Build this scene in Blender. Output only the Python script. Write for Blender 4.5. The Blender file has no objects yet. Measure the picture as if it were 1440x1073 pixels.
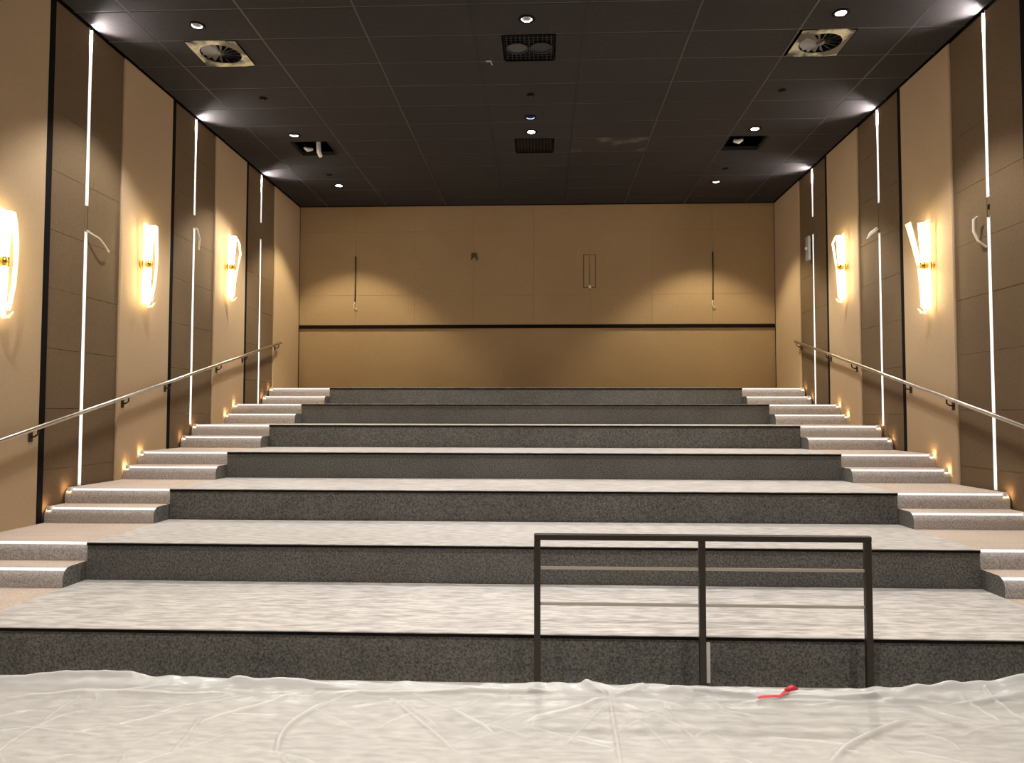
import bpy, bmesh, math, random
from mathutils import Vector, Matrix, noise as mnoise
import numpy as np

random.seed(4)
SC = bpy.context.scene
COL = SC.collection

# ------------------------------------------------------------------ measures (metres)
EYE = 1.6325
WL, WR = -4.754, 4.4225            # faces of the side walls' panels
HC = 5.713                          # ceiling
YB = 14.56                          # back wall
YF = -4.0                           # wall behind the camera
R = 0.30                            # height of a tier
D1, DD = 4.703, 1.3525              # first riser, depth of a tier
ST = 0.309                          # going of an aisle step
XL, XR = -3.685, 3.373              # inner edges of the aisles
CX = (WL + WR) / 2
def dep(i): return D1 + (i - 1) * DD if i < 7 else D1 + 5 * DD + 1.524

# ------------------------------------------------------------------ camera
cam_d = bpy.data.cameras.new('camera')
cam = bpy.data.objects.new('camera', cam_d)
COL.objects.link(cam)
cam_d.sensor_fit = 'HORIZONTAL'
cam_d.sensor_width = 36.0
cam_d.lens = 1066.97 / 1440 * 36.0
cam_d.clip_start = 0.05
yaw, pitch, roll = 0.04057, 0.04423, 0.00155
fw = Vector((-math.sin(yaw) * math.cos(pitch), math.cos(yaw) * math.cos(pitch), math.sin(pitch)))
rt = Vector((math.cos(yaw), math.sin(yaw), 0))
up = rt.cross(fw)
r2 = math.cos(roll) * rt + math.sin(roll) * up
u2 = -math.sin(roll) * rt + math.cos(roll) * up
cam.matrix_world = Matrix(((r2.x, u2.x, -fw.x, 0), (r2.y, u2.y, -fw.y, 0), (r2.z, u2.z, -fw.z, EYE), (0, 0, 0, 1)))
SC.camera = cam

# ------------------------------------------------------------------ world, exposure, lamp strengths
world = bpy.data.worlds.new('hall_air')
SC.world = world
world.use_nodes = True
bg = world.node_tree.nodes['Background']
bg.inputs[0].default_value = (1.0, 0.9, 0.8, 1)
bg.inputs[1].default_value = 0.0
SC.view_settings.view_transform = 'Standard'
SC.view_settings.look = 'None'
SC.view_settings.exposure = 0.35
SC.view_settings.gamma = 1.0
SC.view_settings.use_curve_mapping = False
SPOT_W = 300.0                      # each ceiling downlight
SPOT_COL = (1.0, 0.965, 0.915)
SPOT_ANGLE = math.radians(97)
SPLASH_E = 4200.0                     # hidden emitter added in each slot for the splash on the ceiling
LED_E = 3.5                        # strips in the wall recesses
CORE_E = 40.0                       # sconce tubes
LENS_E = 140.0                      # spill from each downlight's lens
NOSE_E = 0.9                        # step nosings

# ------------------------------------------------------------------ materials
def new_mat(name):
    m = bpy.data.materials.new(name)
    m.use_nodes = True
    nt = m.node_tree
    return m, nt, nt.nodes['Principled BSDF']

def plain(name, col, rough=0.6, metal=0.0, spec=0.5):
    m, nt, b = new_mat(name)
    b.inputs['Base Color'].default_value = (*col, 1)
    b.inputs['Roughness'].default_value = rough
    b.inputs['Metallic'].default_value = metal
    b.inputs['Specular IOR Level'].default_value = spec
    return m

def textured(name, c1, c2, scale=40.0, stretch=(1, 1, 1), rough=0.85, bump=0.15, detail=4.0, spec=0.2, lo=0.35, hi=0.65, coarse=None):
    """two colours mixed by noise laid out in metres, with a light bump"""
    m, nt, b = new_mat(name)
    L = nt.links.new
    geo = nt.nodes.new('ShaderNodeNewGeometry')
    mp = nt.nodes.new('ShaderNodeMapping')
    mp.inputs['Scale'].default_value = stretch
    L(geo.outputs['Position'], mp.inputs['Vector'])
    n = nt.nodes.new('ShaderNodeTexNoise')
    n.inputs['Scale'].default_value = scale
    n.inputs['Detail'].default_value = detail
    L(mp.outputs[0], n.inputs['Vector'])
    rp = nt.nodes.new('ShaderNodeValToRGB')
    rp.color_ramp.elements[0].position = lo
    rp.color_ramp.elements[1].position = hi
    rp.color_ramp.elements[0].color = (*c1, 1)
    rp.color_ramp.elements[1].color = (*c2, 1)
    L(n.outputs['Fac'], rp.inputs[0])
    out = rp.outputs[0]
    if coarse:
        n2 = nt.nodes.new('ShaderNodeTexNoise')
        n2.inputs['Scale'].default_value = coarse[0]
        n2.inputs['Detail'].default_value = 3
        L(geo.outputs['Position'], n2.inputs['Vector'])
        r3 = nt.nodes.new('ShaderNodeMapRange')
        r3.inputs[1].default_value = 0.3
        r3.inputs[2].default_value = 0.7
        r3.inputs[3].default_value = 1 - coarse[1]
        r3.inputs[4].default_value = 1 + coarse[1]
        L(n2.outputs['Fac'], r3.inputs[0])
        mx = nt.nodes.new('ShaderNodeVectorMath')
        mx.operation = 'SCALE'
        L(out, mx.inputs[0])
        L(r3.outputs[0], mx.inputs['Scale'])
        out = mx.outputs[0]
    L(out, b.inputs['Base Color'])
    b.inputs['Roughness'].default_value = rough
    b.inputs['Specular IOR Level'].default_value = spec
    if bump:
        bp = nt.nodes.new('ShaderNodeBump')
        bp.inputs['Strength'].default_value = bump
        bp.inputs['Distance'].default_value = 0.01
        L(n.outputs['Fac'], bp.inputs['Height'])
        L(bp.outputs[0], b.inputs['Normal'])
    return m

def glow(name, col, e):
    m = bpy.data.materials.new(name)
    m.use_nodes = True
    nt = m.node_tree
    nt.nodes.clear()
    em = nt.nodes.new('ShaderNodeEmission')
    em.inputs[0].default_value = (*col, 1)
    em.inputs[1].default_value = e
    o = nt.nodes.new('ShaderNodeOutputMaterial')
    nt.links.new(em.outputs[0], o.inputs[0])
    return m

M = {}
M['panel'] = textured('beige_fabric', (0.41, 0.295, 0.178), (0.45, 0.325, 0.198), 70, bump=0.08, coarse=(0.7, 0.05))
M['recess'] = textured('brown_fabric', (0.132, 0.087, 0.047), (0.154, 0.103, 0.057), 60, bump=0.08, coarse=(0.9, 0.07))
M['back'] = textured('tan_fabric', (0.30, 0.206, 0.113), (0.33, 0.229, 0.127), 60, bump=0.06, coarse=(0.8, 0.06))
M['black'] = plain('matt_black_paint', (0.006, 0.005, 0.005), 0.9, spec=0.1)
M['backing'] = plain('dark_backing_board', (0.02, 0.016, 0.013), 0.9, spec=0.1)
M['tile'] = textured('charcoal_ceiling_tile', (0.023, 0.0205, 0.0205), (0.030, 0.027, 0.0268), 25, bump=0.08, rough=0.8, coarse=(0.6, 0.12))
M['tile_pale'] = textured('smudged_ceiling_tile', (0.030, 0.026, 0.024), (0.13, 0.118, 0.094), 3.0, bump=0.05, rough=0.8, lo=0.52, hi=0.78)
M['tbar'] = plain('grey_ceiling_bar', (0.038, 0.034, 0.033), 0.5)
M['tbar_dark'] = plain('black_ceiling_bar', (0.008, 0.007, 0.007), 0.8)
M['tread'] = textured('streaked_grey_vinyl', (0.35, 0.325, 0.302), (0.60, 0.558, 0.52), 1.0, stretch=(8, 32, 5), bump=0.05, rough=0.42, spec=0.45, detail=7, lo=0.34, hi=0.62, coarse=(1.2, 0.06))
M['floor'] = textured('pale_screed', (0.33, 0.305, 0.272), (0.54, 0.505, 0.458), 1.0, stretch=(9, 30, 5), bump=0.04, rough=0.6, detail=7, lo=0.34, hi=0.62, coarse=(1.4, 0.08))
M['carpet'] = textured('charcoal_carpet', (0.068, 0.064, 0.058), (0.20, 0.190, 0.174), 75, bump=0.5, rough=0.95, spec=0.1, detail=3, lo=0.33, hi=0.72, coarse=(2.0, 0.10))
M['aisle'] = textured('beige_aisle_carpet', (0.42, 0.335, 0.27), (0.56, 0.455, 0.375), 75, bump=0.3, rough=0.95, spec=0.1, detail=3, coarse=(2.5, 0.06))
M['step'] = textured('grey_step_carpet', (0.32, 0.29, 0.275), (0.55, 0.505, 0.48), 80, bump=0.4, rough=0.95, spec=0.1, detail=3)
M['steptop'] = M['aisle']
M['bronze'] = plain('dark_bronze_metal', (0.045, 0.036, 0.028), 0.42, 0.6)
M['bronze_thin'] = plain('pale_bronze_bar', (0.50, 0.45, 0.39), 0.34, 0.75)  # bars much paler than the posts
M['steel'] = plain('brushed_steel', (0.50, 0.45, 0.38), 0.30, 1.0)
M['steel_dark'] = plain('dark_bracket_metal', (0.06, 0.05, 0.045), 0.45, 0.8)
M['gold'] = plain('polished_gold', (0.75, 0.47, 0.12), 0.25, 1.0)
M['white'] = plain('white_plastic', (0.80, 0.78, 0.74), 0.45)
M['liner'] = plain('white_channel', (0.85, 0.85, 0.84), 0.5)
M['wire'] = plain('brown_cable', (0.055, 0.034, 0.018), 0.6)
M['pale_wire'] = plain('pale_cable', (0.62, 0.56, 0.44), 0.5)
M['grey_plastic'] = plain('grey_plastic', (0.30, 0.30, 0.30), 0.5)
M['diffuser'] = textured('painted_glint_plate', (0.045, 0.040, 0.034), (0.58, 0.53, 0.38), 4.0, bump=0, rough=0.4, lo=0.46, hi=0.60)  # cream patches are reflections on the metal, painted into the colour
M['blade'] = plain('dull_steel_blade', (0.26, 0.245, 0.24), 0.35, 0.6)
M['grille'] = plain('dark_grille_metal', (0.03, 0.03, 0.033), 0.4, 0.5)
M['red'] = plain('red_strap', (0.62, 0.03, 0.035), 0.5)
M['led'] = glow('led_tape', (1.0, 0.97, 0.93), LED_E)
M['core'] = glow('sconce_tube_light', (1.0, 0.80, 0.45), CORE_E)
M['nose'] = glow('nosing_light', (1.0, 0.95, 0.93), NOSE_E)
M['warm'] = glow('added_warm_glow', (1.0, 0.62, 0.30), 60.0)
M['splash'] = glow('added_splash_glow', (1.0, 0.90, 0.87), SPLASH_E)
M['lens'] = glow('downlight_lens', (1.0, 0.94, 0.86), LENS_E)
M['blue'] = glow('blue_lens', (0.18, 0.36, 1.0), 6.0)
# acrylic blades of the sconces
m, nt, b = new_mat('frosted_acrylic')
b.inputs['Base Color'].default_value = (1.0, 0.96, 0.85, 1)
b.inputs['Roughness'].default_value = 0.25
tr = nt.nodes.new('ShaderNodeBsdfTranslucent')
tr.inputs[0].default_value = (1.0, 0.95, 0.82, 1)
tp = nt.nodes.new('ShaderNodeBsdfTransparent')
mx1 = nt.nodes.new('ShaderNodeMixShader')
mx2 = nt.nodes.new('ShaderNodeMixShader')
mx1.inputs[0].default_value = 0.6
mx2.inputs[0].default_value = 0.25
nt.links.new(b.outputs[0], mx1.inputs[1])
nt.links.new(tr.outputs[0], mx1.inputs[2])
nt.links.new(mx1.outputs[0], mx2.inputs[1])
nt.links.new(tp.outputs[0], mx2.inputs[2])
nt.links.new(mx2.outputs[0], nt.nodes['Material Output'].inputs[0])
M['acrylic'] = m
# thin milky plastic film
m, nt, b = new_mat('milky_plastic_film')
b.inputs['Base Color'].default_value = (0.80, 0.785, 0.755, 1)
b.inputs['Roughness'].default_value = 0.28
b.inputs['Specular IOR Level'].default_value = 0.6
tr = nt.nodes.new('ShaderNodeBsdfTranslucent')
tr.inputs[0].default_value = (0.8, 0.78, 0.73, 1)
tp = nt.nodes.new('ShaderNodeBsdfTransparent')
mx1 = nt.nodes.new('ShaderNodeMixShader')
mx2 = nt.nodes.new('ShaderNodeMixShader')
mx1.inputs[0].default_value = 0.25
nt.links.new(b.outputs[0], mx1.inputs[1])
nt.links.new(tr.outputs[0], mx1.inputs[2])
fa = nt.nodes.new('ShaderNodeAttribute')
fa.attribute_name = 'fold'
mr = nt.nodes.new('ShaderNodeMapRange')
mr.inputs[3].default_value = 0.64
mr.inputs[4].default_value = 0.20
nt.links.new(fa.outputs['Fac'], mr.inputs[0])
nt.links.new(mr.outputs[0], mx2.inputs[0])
nt.links.new(mx1.outputs[0], mx2.inputs[1])
nt.links.new(tp.outputs[0], mx2.inputs[2])
nt.links.new(mx2.outputs[0], nt.nodes['Material Output'].inputs[0])
M['film'] = m

# ------------------------------------------------------------------ building helpers
class MB:
    """collects simple shapes in world coordinates and links them as ONE mesh object"""
    def __init__(s):
        s.v, s.f = [], []
    def add(s, vs, fs):
        o = len(s.v)
        s.v += [tuple(p) for p in vs]
        s.f += [tuple(i + o for i in q) for q in fs]
        return s
    def box(s, x0, x1, y0, y1, z0, z1):
        x0, x1 = sorted((x0, x1)); y0, y1 = sorted((y0, y1)); z0, z1 = sorted((z0, z1))
        return s.add([(x0, y0, z0), (x1, y0, z0), (x1, y1, z0), (x0, y1, z0), (x0, y0, z1), (x1, y0, z1), (x1, y1, z1), (x0, y1, z1)],
                     [(0, 3, 2, 1), (4, 5, 6, 7), (0, 1, 5, 4), (1, 2, 6, 5), (2, 3, 7, 6), (3, 0, 4, 7)])
    def prism_x(s, prof, x0, x1):
        """closed profile of (y, z) points swept along x"""
        n = len(prof)
        vs = [(x0, y, z) for y, z in prof] + [(x1, y, z) for y, z in prof]
        fs = [(i, (i + 1) % n, (i + 1) % n + n, i + n) for i in range(n)]
        fs += [tuple(range(n - 1, -1, -1)), tuple(range(n, 2 * n))]
        return s.add(vs, fs)
    def tube(s, pts, r, n=8, caps=True):
        pts = [Vector(p) for p in pts]
        rr = r if isinstance(r, (list, tuple)) else [r] * len(pts)
        vs, fs = [], []
        ref = None
        for k, p in enumerate(pts):
            t = (pts[min(k + 1, len(pts) - 1)] - pts[max(k - 1, 0)]).normalized()
            if ref is None:
                ref = t.orthogonal().normalized()
            ref = (ref - t * ref.dot(t)).normalized()
            bi = t.cross(ref)
            for j in range(n):
                a = 2 * math.pi * j / n
                vs.append(p + (ref * math.cos(a) + bi * math.sin(a)) * rr[k])
        for k in range(len(pts) - 1):
            for j in range(n):
                fs.append((k * n + j, k * n + (j + 1) % n, (k + 1) * n + (j + 1) % n, (k + 1) * n + j))
        if caps:
            fs.append(tuple(range(n - 1, -1, -1)))
            fs.append(tuple(range((len(pts) - 1) * n, len(pts) * n)))
        return s.add(vs, fs)
    def ring(s, c, prof, n=20, close=False):
        """profile of (radius, dz) turned about a vertical axis through c"""
        c = Vector(c)
        vs, fs = [], []
        for r, dz in prof:
            for j in range(n):
                a = 2 * math.pi * j / n
                vs.append((c.x + r * math.cos(a), c.y + r * math.sin(a), c.z + dz))
        for k in range(len(prof) - 1):
            for j in range(n):
                fs.append((k * n + j, k * n + (j + 1) % n, (k + 1) * n + (j + 1) % n, (k + 1) * n + j))
        if close:
            fs.append(tuple(range((len(prof) - 1) * n, len(prof) * n)))
        return s.add(vs, fs)
    def build(s, name, mat, parent=None, bevel=0.0, smooth=False, origin=None, seg=1):
        me = bpy.data.meshes.new(name)
        if parent is not None:
            org = Vector(parent['_o'])
        elif origin is not None:
            org = Vector(origin)
        else:
            a = np.array(s.v)
            org = Vector(((a[:, 0].min() + a[:, 0].max()) / 2, (a[:, 1].min() + a[:, 1].max()) / 2, a[:, 2].min()))
        me.from_pydata([tuple(Vector(p) - org) for p in s.v], [], s.f)
        bm = bmesh.new()
        bm.from_mesh(me)
        bmesh.ops.recalc_face_normals(bm, faces=bm.faces)
        if bevel:
            bmesh.ops.bevel(bm, geom=list(bm.edges), offset=bevel, segments=seg, affect='EDGES', profile=0.5)
        if smooth:
            for f in bm.faces:
                f.smooth = True
        bm.to_mesh(me)
        bm.free()
        me.materials.append(mat)
        o = bpy.data.objects.new(name, me)
        COL.objects.link(o)
        if parent is not None:
            o.parent = parent
        else:
            o.location = org
        o['_o'] = tuple(org)
        ORIG.append(o)
        return o

ORIG = []
def tag(o, label, cat, group=None):
    o['label'] = label
    o['category'] = cat
    if group:
        o['group'] = group
    return o
def thing(name, loc, label, cat, group=None):
    o = bpy.data.objects.new(name, None)
    o.empty_display_size = 0.1
    COL.objects.link(o)
    o.location = loc
    o['_o'] = tuple(loc)
    ORIG.append(o)
    return tag(o, label, cat, group)
def structure(o):
    o['kind'] = 'structure'
    return o
def share(o_src, name, mat, loc, parent):
    """one more copy of a piece that shares its mesh"""
    o = bpy.data.objects.new(name, o_src.data)
    COL.objects.link(o)
    o.parent = parent
    o.location = Vector(loc) - Vector(parent['_o'])
    return o

# ------------------------------------------------------------------ floor and walls
floor = structure(MB().box(WL - 0.2, WR + 0.2, YF - 0.1, D1, -0.12, 0).build('floor', M['floor']))
wall_front = structure(MB().box(WL - 0.2, WR + 0.2, YF - 0.2, YF, 0, HC + 0.4).build('wall_front', M['recess']))

# bays repeat every 2.44 m: beige panel, flat black strip standing for the gap's shade, brown recess with a light slot
PER = 2.44
def side_wall(name, sgn, face):
    """sgn = +1 where the room lies towards +x of the wall (the wall at WL)"""
    def X(d): return face + sgn * d          # d > 0 is into the room
    w = structure(MB().box(X(-0.12), X(-0.24), YF, YB + 0.2, 0, HC + 0.4).build(name, M['backing'], origin=(face, 8, 0)))
    for k in range(-5, 3):
        a = 8.30 + PER * k
        y0, y1 = a, a + 1.135
        if k == 2:
            y1 = YB - 0.004
        y0c = max(y0, YF)
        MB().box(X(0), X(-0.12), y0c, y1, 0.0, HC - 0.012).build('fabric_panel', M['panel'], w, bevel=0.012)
        if k == 2:
            continue
        MB().box(X(-0.012), X(-0.12), y1, y1 + 0.095, 0.0, HC - 0.012).build('reveal_shade', M['black'], w)
        b0, b1 = y1 + 0.095, a + PER
        c = a + PER - 0.625
        lit = k in (-1, 0, 1)
        cols = ((b0, c - 0.028), (c + 0.028, b1)) if lit else ((b0, b1),)
        j = (k + 1) * 0.55 if lit else 0
        zs = [0.0, 1.10 + j, 1.69 + j, 2.275 + j, 2.86 + j, 3.43 + j, 4.02 + j, 4.61 + j]
        zs = [z for z in zs if z < HC - 0.25] + [HC - 0.012]
        for (ya, yb) in cols:
            for z0, z1 in zip(zs[:-1], zs[1:]):
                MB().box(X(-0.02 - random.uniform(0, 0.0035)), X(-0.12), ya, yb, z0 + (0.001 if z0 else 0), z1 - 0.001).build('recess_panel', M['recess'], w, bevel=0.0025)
    return w
wall_left = side_wall('wall_left', 1, WL)
wall_right = side_wall('wall_right', -1, WR)

# back wall: fabric squares above a shadow gap painted as a black strip, a plainer dado below
wall_back = structure(MB().box(WL - 0.24, WR + 0.24, YB + 0.06, YB + 0.2, 0, HC + 0.4).build('wall_back', M['backing'], origin=(CX, YB, 0)))
xs = [WL + 0.004, -3.648, -2.49, -1.335, -0.175, 0.915, 2.095, 3.248, WR - 0.004]
zs = [3.375, 3.955, 5.20, HC - 0.012]
for xa, xb in zip(xs[:-1], xs[1:]):
    for z0, z1 in zip(zs[:-1], zs[1:]):
        MB().box(xa + 0.001, xb - 0.001, YB - random.uniform(0, 0.002), YB + 0.06, z0 + 0.001, z1 - 0.001).build('fabric_square', M['back'], wall_back, bevel=0.0015)
MB().box(WL, WR, YB + 0.030, YB + 0.06, 2.0, 3.31).build('dado_panel', M['back'], wall_back)
structure(MB().box(WL, WR, YB - 0.010, YB + 0.06, 3.320, 3.374).build('gap_shade', M['black']))['label'] = 'black strip painted for the shadow gap across the back wall'

# ------------------------------------------------------------------ ceiling: plenum, bars, tiles
ceiling = structure(MB().box(WL - 0.24, WR + 0.24, YF - 0.2, YB + 0.2, HC + 0.42, HC + 0.5).build('ceiling', M['black'], origin=(CX, 6, HC)))
GX = [WL + 0.002, -4.21, -3.05, -1.892, -0.734, 0.420, 1.578, 2.72, 3.885, WR - 0.002]
TY0, TDY = 7.97, 0.614
OPEN = {}                            # openings cut in tiles: (column, row) -> x range
rows = range(-19, 11)
def row_y(n): return TY0 + TDY * n
OPEN[(1, 0)] = (-3.925, -3.355)
OPEN[(4, 0)] = (-0.435, 0.135)
OPEN[(7, 0)] = (2.755, 3.325)
OPEN[(1, 5)] = (-3.79, -3.22)
OPEN[(4, 5)] = (-0.41, 0.16)
OPEN[(7, 5)] = (2.735, 3.305)
GAP = 0.009
tile_src = {}
def tile(x0, x1, y0, y1, mat=None):
    key = (round(x1 - x0, 3), round(y1 - y0, 3), mat)
    loc = ((x0 + x1) / 2, (y0 + y1) / 2, HC)
    dz = random.uniform(0, 0.0025)
    if key not in tile_src:
        o = MB().box(x0 + GAP, x1 - GAP, y0 + GAP, y1 - GAP, HC, HC + 0.018).build('ceiling_tile', M[mat or 'tile'], None, bevel=0.003, origin=loc)
        o.parent = ceiling
        o.location = Vector(loc) - Vector(ceiling['_o'])
        tile_src[key] = o
    else:
        o = share(tile_src[key], 'ceiling_tile', None, loc, ceiling)
    o.location.z += dz
    return o
for n in rows:
    ya, yb = row_y(n), min(row_y(n + 1), YB - 0.002)
    if yb - ya < 0.08:
        continue
    for c in range(len(GX) - 1):
        xa, xb = GX[c], GX[c + 1]
        if (c, n) in OPEN:
            o0, o1 = OPEN[(c, n)]
            if o0 - xa > 0.05:
                tile(xa, o0, ya, yb)
            if xb - o1 > 0.05:
                tile(o1, xb, ya, yb)
        elif (c, n) == (5, 5):
            tile(xa, xb, ya, yb, 'tile_pale')['label'] = 'ceiling tile with pale smudges at its corners'
        else:
            tile(xa, xb, ya, yb)
for x in GX[1:-1]:                   # long bars; the two beside the centre line are black
    dark = abs(x + 0.734) < 0.01 or abs(x - 0.42) < 0.01
    MB().box(x - 0.0085, x + 0.0085, YF, YB, HC + 0.002, HC + 0.03).build('ceiling_bar', M['tbar_dark' if dark else 'tbar'], ceiling)
cross = MB()
for n in rows:
    y = row_y(n)
    if YF < y < YB - 0.05:
        MB().box(WL, WR, y - 0.0075, y + 0.0075, HC + 0.004, HC + 0.028).build('cross_bar', M['tbar'], ceiling)

# ------------------------------------------------------------------ seating tiers
ORD = {1: 'lowest', 2: 'second', 3: 'third', 4: 'fourth', 5: 'fifth', 6: 'sixth', 7: 'topmost'}
LIP = 0.012
for i in range(1, 8):
    y0 = dep(i)
    y1 = dep(i + 1) if i < 7 else YB - 0.012
    z = i * R
    where = {1: 'behind the railing', 7: 'below the back wall'}.get(i, 'counting up from the railing')
    t = thing('seating_tier', (CX, y0, 0), f'{ORD[i]} seating tier with charcoal riser and streaked grey top, {where}', 'tier', 'stepped seating tiers')
    MB().box(XL, XR, y0, y1, 0, z - 0.026).build('riser', M['carpet'], t)
    MB().box(XL, XR, y0 - LIP, y1 - (LIP if i < 7 else 0), z - 0.006, z).build('tread', M['tread'], t)
    MB().box(XL, XR, y0 - LIP + 0.001, y1 - 0.02, z - 0.026, z - 0.006).build('edge_shade', M['black'], t)  # black strip standing for the shadow under the tread's lip
    back = y0 + (ST if i > 1 else 0)
    for (xa, xb) in ((WL + 0.003, XL), (XR, WR - 0.003)):
        MB().box(xa, xb, back + (0.002 if i > 1 else 0), y1 - 0.002, 0, z).build('aisle_landing', M['aisle'], t, bevel=0)

# aisle steps: two to a tier; rounded nose with a white light line, carpet over the front
def step_profile(y0, y1, z0, z1, r=0.045, n=6):
    pr = [(y1, z0), (y1, z1), (y0 + r, z1)]
    for k in range(1, n + 1):
        a = math.pi / 2 * k / n
        pr.append((y0 + r - r * math.sin(a), z1 - r + r * math.cos(a)))
    pr.append((y0, z0))
    return pr
def aisle_step(i, which, side):
    xa, xb = (WL + 0.003, XL - 0.002) if side < 0 else (XR + 0.002, WR - 0.003)
    if which == 'lower':
        y0, y1, z0, z1 = dep(i) - ST, dep(i) - 0.0015, (i - 1) * R + 0.0012, (i - 0.5) * R
    else:
        y0, y1, z0, z1 = dep(i), dep(i) + ST - 0.001, (i - 1) * R, i * R
    y0 += 0.0005
    wall = 'wall with three sconces' if side < 0 else 'wall with two sconces'
    t = thing('aisle_step', ((xa + xb) / 2, y0, z0), f'{which} carpeted step with white nosing, at the {ORD[i]} tier beside the {wall}', 'step', 'carpeted aisle steps')
    r = 0.085
    # carpeted front under the nose and the body behind it
    MB().prism_x([(y1, z0), (y1, z1 - 0.004), (y0 + r, z1 - 0.008), (y0 + 0.3 * r + 0.006, z1 - 0.3 * r - 0.008), (y0 + 0.006, z1 - r), (y0 + 0.004, z0)], xa, xb).build('step_body', M['step'], t)
    MB().box(xa, xb, y0 + r, y1, z1 - 0.004, z1).build('step_tread', M['aisle'], t)
    n = 8
    outer, inner = [], []
    for k in range(n + 1):
        a = math.pi / 2 * k / n
        outer.append((y0 + r - r * math.sin(a), z1 - r + r * math.cos(a)))
        ri = r - 0.006
        inner.append((y0 + r - ri * math.sin(a), z1 - r + ri * math.cos(a)))
    MB().prism_x(outer[2:5] + inner[2:5][::-1], xa, xb).build('nosing_light', M['nose'], t)
    MB().prism_x(outer[:3] + inner[:3][::-1], xa, xb).build('step_lip', M['aisle'], t)
    MB().prism_x(outer[4:] + [(y0, z0 + 0.001), (y0 + 0.006, z0 + 0.001)] + inner[4:][::-1], xa, xb).build('step_front', M['step'], t, smooth=False)
    xw = xa if side < 0 else xb
    MB().box(xw - side * 0.03, xw - side * 0.05, y0 + 0.010, y0 + 0.034, z1 - 0.030, z1 + 0.004).build('added_glow', M['warm'], t)  # warm emitter added for the glow on the wall at the step end
    MB().box(xw - side * 0.022, xw - side * 0.056, y0 + 0.003, y0 + 0.007, z1 - 0.034, z1 + 0.009).box(xw - side * 0.052, xw - side * 0.056, y0 + 0.007, y0 + 0.036, z1 - 0.034, z1 + 0.009).build('added_glow_cover', M['white'], t)  # added shield that hides the emitter and leaves the wall side open
    if which == 'lower':             # dark plate standing for the shade on the end towards the seating block
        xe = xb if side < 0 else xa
        MB().prism_x([(y1, z0), (y1, z1), (y0 + r, z1)] + outer[1:] + [(y0, z0)], xe, xe + (0.0012 if side < 0 else -0.0012)).build('end_shade', M['carpet'], t)
    return t
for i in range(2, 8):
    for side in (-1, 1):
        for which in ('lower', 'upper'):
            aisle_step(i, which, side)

# ------------------------------------------------------------------ LED strips in the wall slots
def led_strip(sgn, face, yc, z_floor, z_gap0, z_gap1, label, extra):
    def X(d): return face + sgn * d
    t = thing('led_light_strip', (X(-0.02), yc, z_floor), label, 'light strip', 'white light strips in the wall recesses')
    h = 0.0265
    for z0, z1 in ((z_floor, z_gap0), (z_gap1, HC - 0.004)):
        # white U channel open to the room, tape at its back
        MB().box(X(-0.085), X(-0.080), yc - h, yc + h, z0, z1).box(X(-0.080), X(-0.020), yc - h, yc - h + 0.003, z0, z1).box(X(-0.080), X(-0.020), yc + h - 0.003, yc + h, z0, z1).build('channel', M['liner'], t)
        MB().box(X(-0.080), X(-0.070), yc - 0.014, yc + 0.014, z0 + 0.01, z1 - 0.01).build('led_tape', M['led'], t)
    MB().box(X(-0.056), X(-0.048), yc - 0.010, yc + 0.010, HC - 0.16, HC - 0.09).build('added_splash_emitter', M['splash'], t)  # added to throw the splash of light onto the ceiling
    MB().box(X(-0.024), X(-0.085), yc - h + 0.001, yc + h - 0.001, z_gap0 + 0.002, z_gap1 - 0.002).build('blanking_piece', M['recess'], t, bevel=0.003)
    if extra == 'curl':              # loose pale wire curling out at the joint
        zz = z_gap0
        MB().tube([(X(-0.02), yc + 0.01, zz + 0.01), (X(0.03), yc + 0.05, zz - 0.03), (X(0.05), yc + 0.12, zz - 0.05), (X(0.06), yc + 0.20, zz - 0.10), (X(0.05), yc + 0.28, zz - 0.14), (X(0.03), yc + 0.34, zz - 0.15)], 0.009, 6).build('loose_wire', M['pale_wire'], t, smooth=True)
    elif extra == 'tail':
        zz = z_gap0
        MB().tube([(X(-0.02), yc, zz - 0.0), (X(0.03), yc - 0.01, zz - 0.02), (X(0.05), yc + 0.02, zz - 0.15), (X(0.04), yc + 0.03, zz - 0.30)], 0.012, 6).build('loose_wire', M['pale_wire'], t, smooth=True)
    elif extra == 'loop':
        zz = z_gap0
        MB().tube([(X(-0.01), yc + 0.03, zz - 0.30), (X(0.04), yc + 0.09, zz - 0.22), (X(0.05), yc + 0.13, zz - 0.12), (X(0.05), yc + 0.12, zz + 0.0), (X(0.04), yc + 0.08, zz + 0.02)], [0.012, 0.012, 0.018, 0.02, 0.008], 6).build('loose_wire', M['pale_wire'], t, smooth=True)
        MB().box(X(-0.018), X(-0.03), yc - 0.02, yc + 0.01, (z_gap0 + z_gap1) / 2 - 0.03, (z_gap0 + z_gap1) / 2 + 0.02).build('cable_hole', M['black'], t)
    elif extra == 'flag':
        zz = z_gap0
        MB().tube([(X(0.0), yc + 0.0, zz + 0.06), (X(0.07), yc + 0.05, zz + 0.0), (X(0.10), yc + 0.10, zz - 0.06)], [0.022, 0.022, 0.008], 6).build('loose_connector', M['white'], t, smooth=True)
    elif extra == 'box':
        zz = z_gap0
        MB().box(X(0.0), X(0.05), yc + 0.04, yc + 0.17, zz - 0.42, zz - 0.02).build('driver_box', M['grey_plastic'], t, bevel=0.01)
        MB().ring((X(0.055), yc + 0.10, zz - 0.22), [(0.0, 0.03), (0.025, 0.015), (0.025, -0.015), (0.0, -0.03)], 10).build('driver_knob', M['white'], t)
    return t
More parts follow.
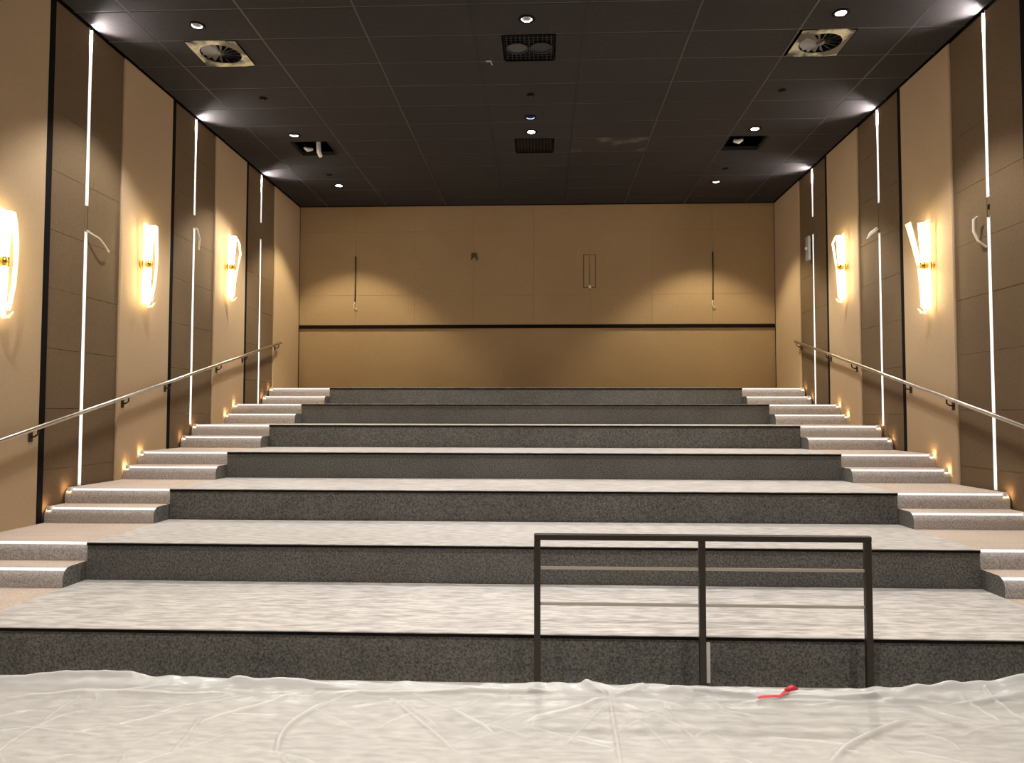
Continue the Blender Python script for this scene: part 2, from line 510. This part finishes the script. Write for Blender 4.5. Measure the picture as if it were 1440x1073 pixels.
for k, (za, zb, ex) in enumerate(((3.55, 3.82, 'curl'), (4.19, 4.37, 'tail'), (4.61, 4.89, None))):
    led_strip(1, WL, 7.675 + PER * k, (3 + 2 * k) * R if k < 2 else 7 * R - R, za, zb, f'{("nearest", "middle", "farthest")[k]} white LED strip in the wall with three sconces, dark gap partway up', ex)
for k, (za, zb, ex) in enumerate(((3.62, 3.82, 'loop'), (4.05, 4.45, 'flag'), (4.62, 4.91, 'box'))):
    led_strip(-1, WR, 7.675 + PER * k, (3 + 2 * k) * R if k < 2 else 7 * R - R, za, zb, f'{("nearest", "middle", "farthest")[k]} white LED strip in the wall with two sconces, dark gap partway up', ex)

# ------------------------------------------------------------------ sconces
def sconce(sgn, face, yc, zc, label, flare, h=0.50):
    def P(d, y, z): return Vector((face + sgn * d, yc + y, zc + z))
    t = thing('wall_sconce', P(0, 0, 0), label, 'sconce', 'glowing wall sconces')
    # round gold plate on the wall, arm, and collar that grips the glass
    n = 18
    vs, fs = [], []
    for d, r in ((0.001, 0.055), (0.014, 0.055), (0.018, 0.046)):
        for j in range(n):
            a = 2 * math.pi * j / n
            vs.append(P(d, r * math.cos(a), r * math.sin(a)))
    for k in range(2):
        for j in range(n):
            fs.append((k * n + j, k * n + (j + 1) % n, (k + 1) * n + (j + 1) % n, (k + 1) * n + j))
    fs.append(tuple(range(2 * n, 3 * n)))
    fs.append(tuple(range(n - 1, -1, -1)))
    MB().add(vs, fs).build('wall_plate', M['gold'], t)
    MB().tube([P(0.014, 0, 0), P(0.125, 0, 0)], 0.014, 10).build('arm', M['gold'], t, smooth=True)
    # light tube, leaning a little out at the top
    MB().tube([P(0.085, 0, -h + 0.03), P(0.09, 0, -0.045)], [0.024, 0.029], 10).tube([P(0.09, 0, 0.045), P(0.115, 0, h - 0.03)], [0.029, 0.031], 10).build('light_tube', M['core'], t, smooth=True)
    MB().tube([P(0.089, 0, -0.042), P(0.091, 0, 0.042)], 0.036, 12).build('collar', M['gold'], t, smooth=True)
    # acrylic blades: a bent leaf behind the tube and a leaf flaring away from the wall at the top
    def leaf(name, prof, half, thick=0.006):
        vs, fs = [], []
        for (d, y, z), w in zip(prof, half):
            for s_ in (-1, 1):
                for e in (-0.5, 0.5):
                    vs.append(P(d + e * thick, y + s_ * w, z))
        for k in range(len(prof) - 1):
            a, b2 = 4 * k, 4 * k + 4
            fs += [(a, a + 2, b2 + 2, b2), (a + 1, b2 + 1, b2 + 3, a + 3), (a, b2, b2 + 1, a + 1), (a + 2, a + 3, b2 + 3, b2 + 2)]
        e = 4 * (len(prof) - 1)
        fs += [(0, 1, 3, 2), (e, e + 2, e + 3, e + 1)]
        MB().add(vs, fs).build(name, M['acrylic'], t)
    k_ = 1.7 if flare[-1] > 0.2 else 1.0
    leaf('acrylic_blade', [(d, 0.012 + 0.02 * q, -h + 0.05 + (2 * h - 0.07) * q) for q, d in zip((0, 0.25, 0.5, 0.7, 0.88, 1.0), flare)], [0.022, 0.026, 0.028 * k_ ** 0.5, 0.032 * k_, 0.036 * k_, 0.040 * k_])
    leaf('acrylic_blade', [(0.045, -0.02, -h + 0.02), (0.05, -0.02, 0), (0.055, -0.03, h)], [0.030, 0.040, 0.048])
    # small curled tip under the tube
    MB().tube([P(0.085, 0, -h + 0.04), P(0.09, 0.01, -h - 0.015), P(0.12, 0.03, -h - 0.005), P(0.145, 0.05, -h + 0.04)], [0.022, 0.018, 0.014, 0.006], 8).build('curled_tip', M['acrylic'], t, smooth=True)
    return t
sconce(1, WL, 6.345, 2.955, 'first of three glowing sconces, nearest the camera and cut by the picture edge', (0.13, 0.165, 0.175, 0.17, 0.15, 0.125), 0.47)
sconce(1, WL, 8.745, 3.41, 'second of three glowing sconces on one wall, between two LED strips', (0.12, 0.155, 0.17, 0.165, 0.155, 0.15), 0.49)
sconce(1, WL, 11.14, 3.85, 'third of three glowing sconces on one wall, nearest the back', (0.115, 0.13, 0.165, 0.20, 0.18, 0.125), 0.49)
sconce(-1, WR, 8.745, 3.335, 'nearer of two glowing sconces on one wall, clear blade flaring out at its top', (0.115, 0.122, 0.14, 0.175, 0.215, 0.245), 0.52)
sconce(-1, WR, 11.15, 3.79, 'farther of two glowing sconces on one wall, beside the far LED strip', (0.115, 0.125, 0.14, 0.165, 0.185, 0.135), 0.49)

# ------------------------------------------------------------------ handrails on the side walls
def handrail(sgn, face, ya, yb, za, slope, brackets, label):
    x = face + sgn * 0.075
    zb = za + slope * (yb - ya)
    t = thing('handrail', (x, ya, za), label, 'handrail')
    MB().tube([(x, ya, za), (x, yb - 0.05, zb - 0.05 * slope), (x, yb, zb)], 0.021, 12).build('rail', M['steel'], t, smooth=True)
    MB().ring((x, yb, zb), [(0.0, 0.026), (0.026, 0.014), (0.026, -0.014), (0.0, -0.026)], 12).build('end_knob', M['steel'], t, smooth=True)
    for y in brackets:
        z = za + slope * (y - ya)
        br = MB().tube([(x, y, z - 0.015), (x, y, z - 0.06), (x - sgn * 0.03, y, z - 0.085), (x - sgn * 0.073, y, z - 0.085)], 0.009, 8).build('bracket', M['steel_dark'], t, smooth=True)
        MB().box(face + sgn * 0.001, face + sgn * 0.008, y - 0.03, y + 0.03, z - 0.135, z - 0.04).build('bracket_plate', M['steel_dark'], br, bevel=0.003)
    return t
handrail(1, WL, 4.9, 13.346, 1.403 - 0.2174 * (6.378 - 4.9), 0.2174, (5.7, 6.87, 8.40, 9.36, 10.85, 11.80, 13.24), 'metal handrail rising along the wall with three sconces')
handrail(-1, WR, 4.9, 13.23, 1.535 - 0.2228 * (7.053 - 4.9), 0.2228, (5.7, 6.87, 8.36, 9.30, 10.85, 11.80, 13.24 - 0.1), 'metal handrail rising along the wall with two sconces')

# ------------------------------------------------------------------ railing before the lowest tier
yr = 4.583
t = thing('railing', (0.94, yr, 0), 'dark bronze railing of three posts and four bars before the lowest tier', 'railing')
for x in (-0.033, 0.942, 1.907):
    p = MB().box(x - 0.019, x + 0.019, yr - 0.019, yr + 0.019, 0.008, 0.888).build('post', M['bronze'], t, bevel=0.003)
    MB().box(x - 0.05, x + 0.05, yr - 0.05, yr + 0.05, 0.0005, 0.009).build('base_plate', M['bronze'], p, bevel=0.002)
MB().box(-0.052, 1.926, yr - 0.022, yr + 0.022, 0.888, 0.924).build('top_rail', M['bronze'], t, bevel=0.004)
for z in (0.722, 0.510):
    for xa, xb in ((-0.014, 0.923), (0.961, 1.888)):
        MB().box(xa, xb, yr - 0.006, yr + 0.006, z - 0.009, z + 0.009).build('bar', M['bronze_thin'], t, bevel=0.002)
tag(MB().box(0.980, 1.010, D1 - 0.010, D1 - 0.0005, 0.02, 0.262).build('cover_strip', M['white'], bevel=0.002), 'white upright strip on the lowest riser beside the middle railing post', 'strip')

# ------------------------------------------------------------------ plastic sheet over the floor
def edge_height(x):
    px = [-4.7, -3.39, -2.39, -1.63, -0.95, -0.27, -0.015, 0.27, 0.42, 0.62, 0.955, 1.43, 2.0, 2.5, 3.09, 4.4]
    ph = [0.05, 0.052, 0.075, 0.050, 0.052, 0.044, 0.062, 0.080, 0.058, 0.070, 0.056, 0.046, 0.06, 0.088, 0.168, 0.16]
    return float(np.interp(x, px, ph))
CREASES = [  # (x0, y0, x1, y1, height, half width, bow)
    (-1.265, 3.646, -1.17, 4.35, 0.022, 0.022, 0.10), (-1.17, 4.35, -0.80, 4.44, 0.014, 0.02, 0.02), (-1.825, 3.995, -1.30, 4.46, 0.016, 0.02, 0.03),
    (-0.86, 4.38, -0.42, 3.72, 0.016, 0.016, 0.0), (-0.52, 4.25, -0.25, 3.95, 0.018, 0.022, 0.0),
    (1.35, 3.70, 1.985, 4.22, 0.026, 0.024, 0.03), (2.50, 4.52, 2.62, 4.0, 0.016, 0.02, 0.0), (2.36, 4.45, 2.44, 4.22, 0.014, 0.018, 0.0),
    (-3.1, 4.30, -2.15, 4.46, 0.020, 0.025, -0.03), (-2.6, 3.55, -2.55, 4.15, 0.012, 0.018, 0.05), (-2.9, 3.8, -2.1, 3.95, 0.010, 0.02, 0.05),
    (0.38, 4.42, 0.36, 3.60, 0.018, 0.017, 0.0), (0.38, 4.42, -0.10, 4.10, 0.020, 0.026, 0.01), (0.38, 4.42, 0.10, 3.80, 0.008, 0.018, 0.0),
    (0.38, 4.42, 0.62, 3.80, 0.008, 0.018, 0.02), (0.38, 4.42, 0.85, 4.28, 0.012, 0.02, 0.02), (0.38, 4.42, -0.5, 4.43, 0.012, 0.02, 0.02), (0.38, 4.42, 0.62, 4.48, 0.018, 0.03, 0.0),
    (0.38, 4.42, 0.22, 4.50, 0.02, 0.03, 0.0), (0.38, 4.42, 0.95, 3.9, 0.006, 0.016, 0.02), (1.10, 4.36, 1.75, 4.40, 0.018, 0.022, 0.02), (1.9, 4.42, 2.3, 4.40, 0.014, 0.02, 0.01),
    (-3.6, 2.6, -1.0, 3.2, 0.012, 0.02, 0.1), (0.2, 3.1, 2.8, 2.4, 0.012, 0.02, 0.1), (-0.1, 3.5, 0.7, 3.1, 0.010, 0.02, 0.05)]
CREASES = [(a_, b_, c_, d_, 1.15 * e_, 0.62 * w_, g_) for a_, b_, c_, d_, e_, w_, g_ in CREASES]
CREASES += [(-3.4, 4.44, -2.35, 4.50, 0.03, 0.016, 0.02), (-2.6, 4.40, -1.75, 4.38, 0.022, 0.014, -0.03), (-2.0, 4.46, -1.0, 4.42, 0.03, 0.016, 0.03), (-1.3, 4.40, -0.3, 4.46, 0.026, 0.014, -0.02),
            (-0.6, 4.44, 0.2, 4.40, 0.026, 0.015, 0.03), (0.6, 4.46, 1.3, 4.42, 0.026, 0.014, 0.02), (1.2, 4.44, 2.0, 4.47, 0.03, 0.016, -0.02), (1.9, 4.46, 3.2, 4.50, 0.03, 0.018, 0.03), (2.2, 4.38, 3.1, 4.42, 0.024, 0.014, 0.03)]
random.seed(11)
for _ in range(70):
    a = random.uniform(-3.2, 3.0); b_ = random.uniform(3.3, 4.45); an = random.gauss(0.0, 0.7) + (1.57 if random.random() < 0.4 else 0)
    ln = random.uniform(0.15, 0.6)
    CREASES.append((a, b_, a + ln * math.cos(an), min(4.46, b_ + ln * math.sin(an)), random.uniform(0.005, 0.013), random.uniform(0.008, 0.012), random.uniform(-0.05, 0.05)))
x0s, x1s, y0s, y1s = WL + 0.06, WR - 0.06, 1.5, 4.555
gx = np.concatenate([np.linspace(x0s, -3.3, 60)[:-1], np.linspace(-3.3, 3.2, 850), np.linspace(3.2, x1s, 60)[1:]])
gy = np.concatenate([np.linspace(y0s, 3.4, 60)[:-1], np.linspace(3.4, y1s, 170)])
NX, NY = len(gx), len(gy)
XX, YY = np.meshgrid(gx, gy)
ZZ = np.zeros_like(XX)
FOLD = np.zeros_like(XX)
for (ax, ay, bx, by, hh, ww, bow) in CREASES:
    dx, dy = bx - ax, by - ay
    L2 = dx * dx + dy * dy
    tt = np.clip(((XX - ax) * dx + (YY - ay) * dy) / L2, 0, 1)
    ln = math.sqrt(L2)
    nx_, ny_ = -dy / ln, dx / ln
    off = bow * 4 * tt * (1 - tt)
    ds = np.hypot(XX - (ax + dx * tt + nx_ * off), YY - (ay + dy * tt + ny_ * off))
    ends = np.clip(np.minimum(tt, 1 - tt) * 5 + 0.12, 0, 1)
    ZZ = np.maximum(ZZ, hh * ends * np.exp(-(ds / ww) ** 2))
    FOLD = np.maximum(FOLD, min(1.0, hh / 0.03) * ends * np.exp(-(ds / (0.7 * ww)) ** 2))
fine = np.zeros_like(XX)
for j in range(NY):
    for k in range(NX):
        x, y = gx[k], gy[j]
        fine[j, k] = 0.0035 * mnoise.noise((x * 2.1, y * 4.2, 0.3)) + 0.0022 * mnoise.noise((x * 9, y * 13, 2.0)) + 0.0010 * mnoise.noise((x * 25, y * 30, 5.0))
ZZ = ZZ + 0.008 + np.maximum(fine, -0.005)
for k in range(NX):
    x = gx[k]
    eh = edge_height(x) * (1 + 0.10 * mnoise.noise((x * 6, 0.0, 1.0)))
    wob = 0.03 * mnoise.noise((x * 1.7, 3.0, 0.0))
    yc = 4.50
    w0 = 0.075 + 0.02 * mnoise.noise((x * 2.0, 9.0, 0.0))
    fold = 0.5 + 0.5 * mnoise.noise((x * 3.2, 7.0, 1.0))
    a = np.exp(-((gy - yc) / w0) ** 2)
    b2 = np.exp(-((gy - (4.36 + wob)) / 0.04) ** 2) * 0.028 * fold
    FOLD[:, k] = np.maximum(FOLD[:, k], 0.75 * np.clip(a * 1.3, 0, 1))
    ZZ[:, k] += eh * a + b2 + 0.022 * a * np.array([mnoise.noise((x * 8, y * 22, 3.0)) for y in gy])
ZZ = np.maximum(ZZ, 0.002)
me = bpy.data.meshes.new('plastic_sheet')
verts = np.stack([XX.ravel() - CX, YY.ravel() - 3.0, ZZ.ravel()], 1)
idx = np.arange(NX * NY).reshape(NY, NX)
quads = np.stack([idx[:-1, :-1].ravel(), idx[:-1, 1:].ravel(), idx[1:, 1:].ravel(), idx[1:, :-1].ravel()], 1)
me.from_pydata(verts.tolist(), [], quads.tolist())
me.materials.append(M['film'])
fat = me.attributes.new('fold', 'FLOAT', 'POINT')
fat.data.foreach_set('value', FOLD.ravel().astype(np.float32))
for p in me.polygons:
    p.use_smooth = True
sheet = bpy.data.objects.new('plastic_sheet', me)
COL.objects.link(sheet)
sheet.location = (CX, 3.0, 0)
tag(sheet, 'creased milky plastic sheet spread over the floor before the lowest tier', 'plastic sheet')
# red strap lying on the sheet
t = thing('red_strap', (1.38, 4.47, 0.05), 'thin red strap lying on the plastic sheet below the railing', 'strap')
def on_sheet(x, y):
    k = int(np.argmin(abs(gx - x))); j = int(np.argmin(abs(gy - y)))
    return float(ZZ[j, k])
pts = [(1.20 + 0.033 * q, 4.36 + 0.012 * q + 0.008 * math.sin(q * 1.3)) for q in range(7)]
vs, fs = [], []
for q, (x, y) in enumerate(pts):
    z = max(on_sheet(x, y), on_sheet(x, y + 0.02)) + 0.010
    w = 0.007 + 0.001 * q
    vs += [(x, y - w, z), (x, y + w, z + 0.004), (x, y + w, z + 0.007), (x, y - w, z + 0.003)]
for q in range(len(pts) - 1):
    a = 4 * q
    fs += [(a, a + 4, a + 5, a + 1), (a + 1, a + 5, a + 6, a + 2), (a + 2, a + 6, a + 7, a + 3), (a + 3, a + 7, a + 4, a)]
fs += [(0, 1, 2, 3), (24, 27, 26, 25)]
MB().add(vs, fs).build('strap_tail', M['red'], t)
zc = on_sheet(1.42, 4.45) + 0.012
MB().tube([(1.375, 4.437, zc + 0.012), (1.415, 4.45, zc + 0.022), (1.45, 4.455, zc + 0.016)], [0.010, 0.018, 0.006], 8).build('strap_knot', M['red'], t, smooth=True)

# ------------------------------------------------------------------ ceiling fittings
def downlight(x, y, label, lit=True, blue=False):
    t = thing('downlight', (x, y, HC), label, 'ceiling light', 'recessed downlights')
    MB().ring((x, y, HC), [(0.052, 0.004), (0.056, -0.008), (0.082, -0.008), (0.088, -0.001), (0.086, 0.004)], 24).build('trim_ring', M['black'], t, smooth=True)
    MB().ring((x, y, HC), [(0.053, -0.004), (0.053, 0.001), (0.0, 0.001)], 20).build('lens', M['blue' if blue else 'lens'], t)
    if not blue:
        ld = bpy.data.lights.new('downlight_beam', 'SPOT')
        ld.energy = SPOT_W
        ld.color = SPOT_COL if y < 13 else (1.0, 0.86, 0.58)
        ld.spot_size = SPOT_ANGLE
        ld.spot_blend = 0.42
        ld.shadow_soft_size = 0.04
        lo = bpy.data.objects.new('downlight_beam', ld)
        COL.objects.link(lo)
        lo.parent = t
        lo.location = (0, 0, -0.03)
    return t
LX = (-3.625, -0.165, 3.022)
cn = ('on the side with three sconces', 'on the centre line', 'on the side with two sconces')
for c, x in enumerate(LX):
    downlight(x, 7.65, f'lit recessed downlight in the nearest visible row, {cn[c]}')
    downlight(x, 10.77, f'lit recessed downlight in the middle row, {cn[c]}')
    downlight(x, 4.55, f'lit recessed downlight overhead before the first visible row, {cn[c]}')
    downlight(x, 1.45, f'lit recessed downlight above the plastic sheet, {cn[c]}')
    downlight(x, -1.65, f'lit recessed downlight behind the camera, {cn[c]}')
    if c != 1:
        downlight(x, 13.21, f'lit recessed downlight in the row nearest the back wall, {cn[c]}')
t = downlight(-0.167, 10.239, 'small blue lit ceiling lamp just before the middle centre downlight', blue=True)
t.name = 'blue_ceiling_lamp'
del t['group']

# swirl diffusers: square plate, ring of turned blades, hub
def swirl(x0, x1, y0, y1, label):
    cx, cy = (x0 + x1) / 2, (y0 + y1) / 2
    t = thing('swirl_diffuser', (cx, cy, HC), label, 'air diffuser', 'square swirl diffusers')
    ro, n = 0.225, 24
    hx, hy = (x1 - x0) / 2 - 0.006, (y1 - y0) / 2 - 0.006
    vs, fs = [], []
    for j in range(n):
        a = 2 * math.pi * j / n
        ca, sa = math.cos(a), math.sin(a)
        s_ = 1 / max(abs(ca) / hx, abs(sa) / hy)
        for z in (HC - 0.006, HC + 0.0015):
            vs.append((cx + ca * s_, cy + sa * s_, z)); vs.append((cx + ca * ro, cy + sa * ro, z))
    for j in range(n):
        a, b_ = 4 * j, 4 * ((j + 1) % n)
        fs += [(a, b_, b_ + 1, a + 1), (a + 2, a + 3, b_ + 3, b_ + 2), (a + 1, b_ + 1, b_ + 3, a + 3), (a, a + 2, b_ + 2, b_)]
    # true corners
    for q in range(4):
        sx, sy = ((1, 1), (-1, 1), (-1, -1), (1, -1))[q]
    MB().add(vs, fs).build('face_plate', M['diffuser'], t)
    MB().ring((cx, cy, HC), [(ro - 0.001, 0.0), (ro - 0.012, 0.06), (0.0, 0.07)], 24).build('throat', M['black'], t)
    for j in range(16):
        a = 2 * math.pi * j / 16
        d = Vector((math.cos(a), math.sin(a), 0)); p = Vector((-d.y, d.x, 0))
        c0 = Vector((cx, cy, HC + 0.002))
        q0, q1 = c0 + d * 0.05, c0 + d * (ro - 0.014)
        w0, w1 = 0.006, 0.018
        up_ = Vector((0, 0, 0.022))
        vs = [q0 - p * w0 - up_ * 0.2, q0 + p * w0 + up_ * 0.4, q1 + p * w1 + up_, q1 - p * w1 - up_ * 0.2]
        vs += [v + Vector((0, 0, 0.003)) for v in vs]
        MB().add(vs, [(0, 1, 2, 3), (7, 6, 5, 4), (0, 4, 5, 1), (1, 5, 6, 2), (2, 6, 7, 3), (3, 7, 4, 0)]).build('swirl_blade', M['blade'], t)
    MB().ring((cx, cy, HC), [(0.0, -0.010), (0.035, -0.008), (0.05, 0.004), (0.05, 0.02)], 16).build('hub', M['diffuser'], t, smooth=True)
    return t
swirl(-3.925, -3.355, 7.97, 8.584, 'square swirl diffuser with painted cream reflections, on the ceiling side with three sconces')
swirl(2.755, 3.325, 7.97, 8.584, 'square swirl diffuser with painted cream reflections, on the ceiling side with two sconces')

# centre grilles: dark frame, two round speaker meshes / plain mesh behind
def grille(x0, x1, y0, y1, label, rounds):
    cx, cy = (x0 + x1) / 2, (y0 + y1) / 2
    t = thing('ceiling_grille', (cx, cy, HC), label, 'ceiling grille')
    w = 0.016
    MB().box(x0 + 0.004, x1 - 0.004, y0 + 0.004, y0 + w, HC - 0.006, HC + 0.02).box(x0 + 0.004, x1 - 0.004, y1 - w, y1 - 0.004, HC - 0.006, HC + 0.02).box(x0 + 0.004, x0 + w, y0 + w, y1 - w, HC - 0.006, HC + 0.02).box(x1 - w, x1 - 0.004, y0 + w, y1 - w, HC - 0.006, HC + 0.02).build('frame', M['black'], t)
    MB().box(x0 + w, x1 - w, y0 + w, y1 - w, HC + 0.05, HC + 0.055).build('back_plate', M['black'], t)
    g = MB()
    n = 11
    for k in range(n):
        xx = x0 + w + (x1 - x0 - 2 * w) * (k + 0.5) / n
        yy = y0 + w + (y1 - y0 - 2 * w) * (k + 0.5) / n
        g.box(xx - 0.004, xx + 0.004, y0 + w, y1 - w, HC + 0.006, HC + 0.012)
        g.box(x0 + w, x1 - w, yy - 0.004, yy + 0.004, HC + 0.012, HC + 0.018)
    o = g.build('mesh_grid', M['grille'], t)
    o['kind'] = 'stuff'
    if rounds:
        for sx in (-1, 1):
            c = (cx + sx * 0.135, cy, HC + 0.004)
            MB().ring(c, [(0.125, 0.0), (0.125, -0.008), (0.108, -0.008), (0.108, 0.0)], 24).build('round_rim', M['grille'], t)
            MB().ring(c, [(0.0, 0.001), (0.05, 0.0), (0.108, 0.002)], 20).build('round_cone', plain('speaker_cone', (0.05, 0.052, 0.056) if sx < 0 else (0.012, 0.012, 0.014), 0.5), t, smooth=True)
    return t
grille(-0.435, 0.135, 7.97, 8.584, 'dark square ceiling grille with two round cones, behind the nearest centre downlight', True)
grille(-0.41, 0.16, 11.04, 11.654, 'plain dark square ceiling grille, behind the middle centre downlight', False)

# open hatches in the rear of the ceiling
def hatch(x0, x1, y0, y1, label, kind):
    cx, cy = (x0 + x1) / 2, (y0 + y1) / 2
    t = thing('ceiling_hatch', (cx, cy, HC), label, 'ceiling opening')
    w = 0.012
    MB().box(x0, x1, y0, y0 + w, HC - 0.002, HC + 0.06).box(x0, x1, y1 - w, y1, HC - 0.002, HC + 0.06).box(x0, x0 + w, y0 + w, y1 - w, HC - 0.002, HC + 0.06).box(x1 - w, x1, y0 + w, y1 - w, HC - 0.002, HC + 0.06).build('frame', M['tbar_dark'], t)
    if kind == 'hose':
        MB().tube([(cx + 0.06, cy + 0.02, HC + 0.30), (cx + 0.07, cy - 0.02, HC + 0.08), (cx + 0.09, cy - 0.06, HC - 0.07), (cx + 0.13, cy - 0.10, HC - 0.15)], [0.03, 0.034, 0.036, 0.03], 10).build('hanging_hose', M['white'], t, smooth=True)
        MB().tube([(cx - 0.19, cy + 0.1, HC + 0.06), (cx - 0.14, cy + 0.12, HC + 0.03), (cx - 0.07, cy + 0.16, HC + 0.05)], [0.02, 0.035, 0.02], 8).build('duct_end', M['white'], t, smooth=True)
        MB().tube([(cx - 0.07, cy + 0.16, HC + 0.05), (cx - 0.05, cy + 0.16, HC + 0.40)], 0.006, 6).build('hanger_wire', M['grille'], t)
    else:
        MB().tube([(cx - 0.15, cy + 0.02, HC + 0.05), (cx - 0.08, cy + 0.0, HC + 0.03), (cx - 0.02, cy - 0.02, HC + 0.05)], [0.025, 0.04, 0.022], 8).build('duct_end', M['white'], t, smooth=True)
        MB().tube([(cx - 0.02, cy - 0.02, HC + 0.05), (cx + 0.02, cy, HC + 0.41)], 0.007, 6).build('hanger_wire', M['grille'], t)
    return t
hatch(-3.79, -3.22, 11.04, 11.654, 'open dark ceiling hatch with a white hose hanging out', 'hose')
hatch(2.735, 3.305, 11.04, 11.654, 'open dark ceiling hatch with a pale duct end inside, nothing hanging', 'duct')

# small round black fittings and one pale clip
for x, y, lab in ((-0.155, 9.50, 'small black ceiling fitting on the centre line before the blue lamp'), (-3.604, 9.48, 'small black ceiling fitting behind the swirl diffuser, on the side with three sconces'), (3.006, 9.488, 'small black ceiling fitting behind the swirl diffuser, on the side with two sconces'),
                  (-3.632, 12.615, 'small black ceiling fitting behind the hatch with the hanging hose'), (3.019, 12.517, 'small black ceiling fitting behind the hatch with nothing hanging')):
    t = thing('ceiling_sensor', (x, y, HC), lab, 'ceiling sensor', 'small black ceiling fittings')
    MB().ring((x, y, HC), [(0.0, -0.02), (0.03, -0.018), (0.036, -0.008), (0.05, -0.006), (0.052, 0.001)], 16).build('housing', M['black'], t, smooth=True)
    MB().ring((x, y, HC), [(0.0, -0.028), (0.012, -0.026), (0.014, -0.018)], 10).build('sensor_eye', M['grille'], t, smooth=True)
t = thing('ceiling_clip', (-0.623, 8.549, HC), 'small pale clip on the ceiling beside the dark grille with two cones', 'clip')
MB().box(-0.655, -0.59, 8.535, 8.56, HC - 0.015, HC).build('clip_plate', M['grey_plastic'], t, bevel=0.003)
MB().tube([(-0.60, 8.55, HC - 0.012), (-0.58, 8.56, HC - 0.05)], 0.006, 6).build('clip_tail', M['pale_wire'], t)

# ------------------------------------------------------------------ fittings on the back wall
def hang_cable(x, z0, z1, label):
    t = thing('hanging_cable', (x, YB, z1), label, 'cable', 'brown cables hanging down the back wall')
    y = YB - 0.016
    MB().tube([(x, y, z0), (x + 0.004, y, (z0 + z1) / 2), (x, y, z1)], 0.014, 8).build('cable', M['wire'], t, smooth=True)
    MB().tube([(x, y, z1), (x - 0.02, y - 0.01, z1 - 0.06), (x - 0.01, y - 0.02, z1 - 0.12), (x + 0.03, y - 0.01, z1 - 0.15), (x + 0.045, y, z1 - 0.13)], 0.008, 6).build('curled_end', M['pale_wire'], t, smooth=True)
hang_cable(-3.648, 4.72, 3.83, 'brown cable hanging on the back wall, on the side with three sconces')
hang_cable(3.248, 4.76, 3.83, 'brown cable hanging on the back wall, on the side with two sconces')
t = thing('access_panel', (0.90, YB, 4.08), 'narrow upright access panel outline on the back wall with a white cable tip', 'access panel')
MB().box(0.782, 1.020, YB - 0.010, YB - 0.0045, 4.08, 4.73).build('edge_strip', M['wire'], t)
MB().box(0.794, 0.894, YB - 0.016, YB - 0.010, 4.092, 4.718).box(0.902, 1.008, YB - 0.016, YB - 0.010, 4.092, 4.718).build('panel_leaf', M['back'], t, bevel=0.002)
MB().tube([(0.899, YB - 0.02, 4.5), (0.899, YB - 0.022, 4.1), (0.905, YB - 0.025, 4.03)], 0.006, 6).build('cable', M['wire'], t)
MB().tube([(0.905, YB - 0.028, 4.13), (0.905, YB - 0.030, 4.07)], 0.022, 8).build('cable_tip', M['white'], t, smooth=True)
t = thing('wall_hook', (-1.327, YB, 4.70), 'small dark hook fixed high on the back wall, between the hanging cables', 'hook')
MB().box(-1.385, -1.275, YB - 0.025, YB - 0.004, 4.70, 4.765).build('hook_plate', M['wire'], t, bevel=0.006)
MB().tube([(-1.35, YB - 0.02, 4.70), (-1.375, YB - 0.05, 4.66), (-1.38, YB - 0.05, 4.63)], 0.014, 8).tube([(-1.30, YB - 0.02, 4.70), (-1.275, YB - 0.05, 4.66), (-1.265, YB - 0.05, 4.63)], 0.014, 8).build('hook_prong', M['wire'], t, smooth=True)

for o in list(bpy.data.objects):
    if '_o' in o:
        del o['_o']
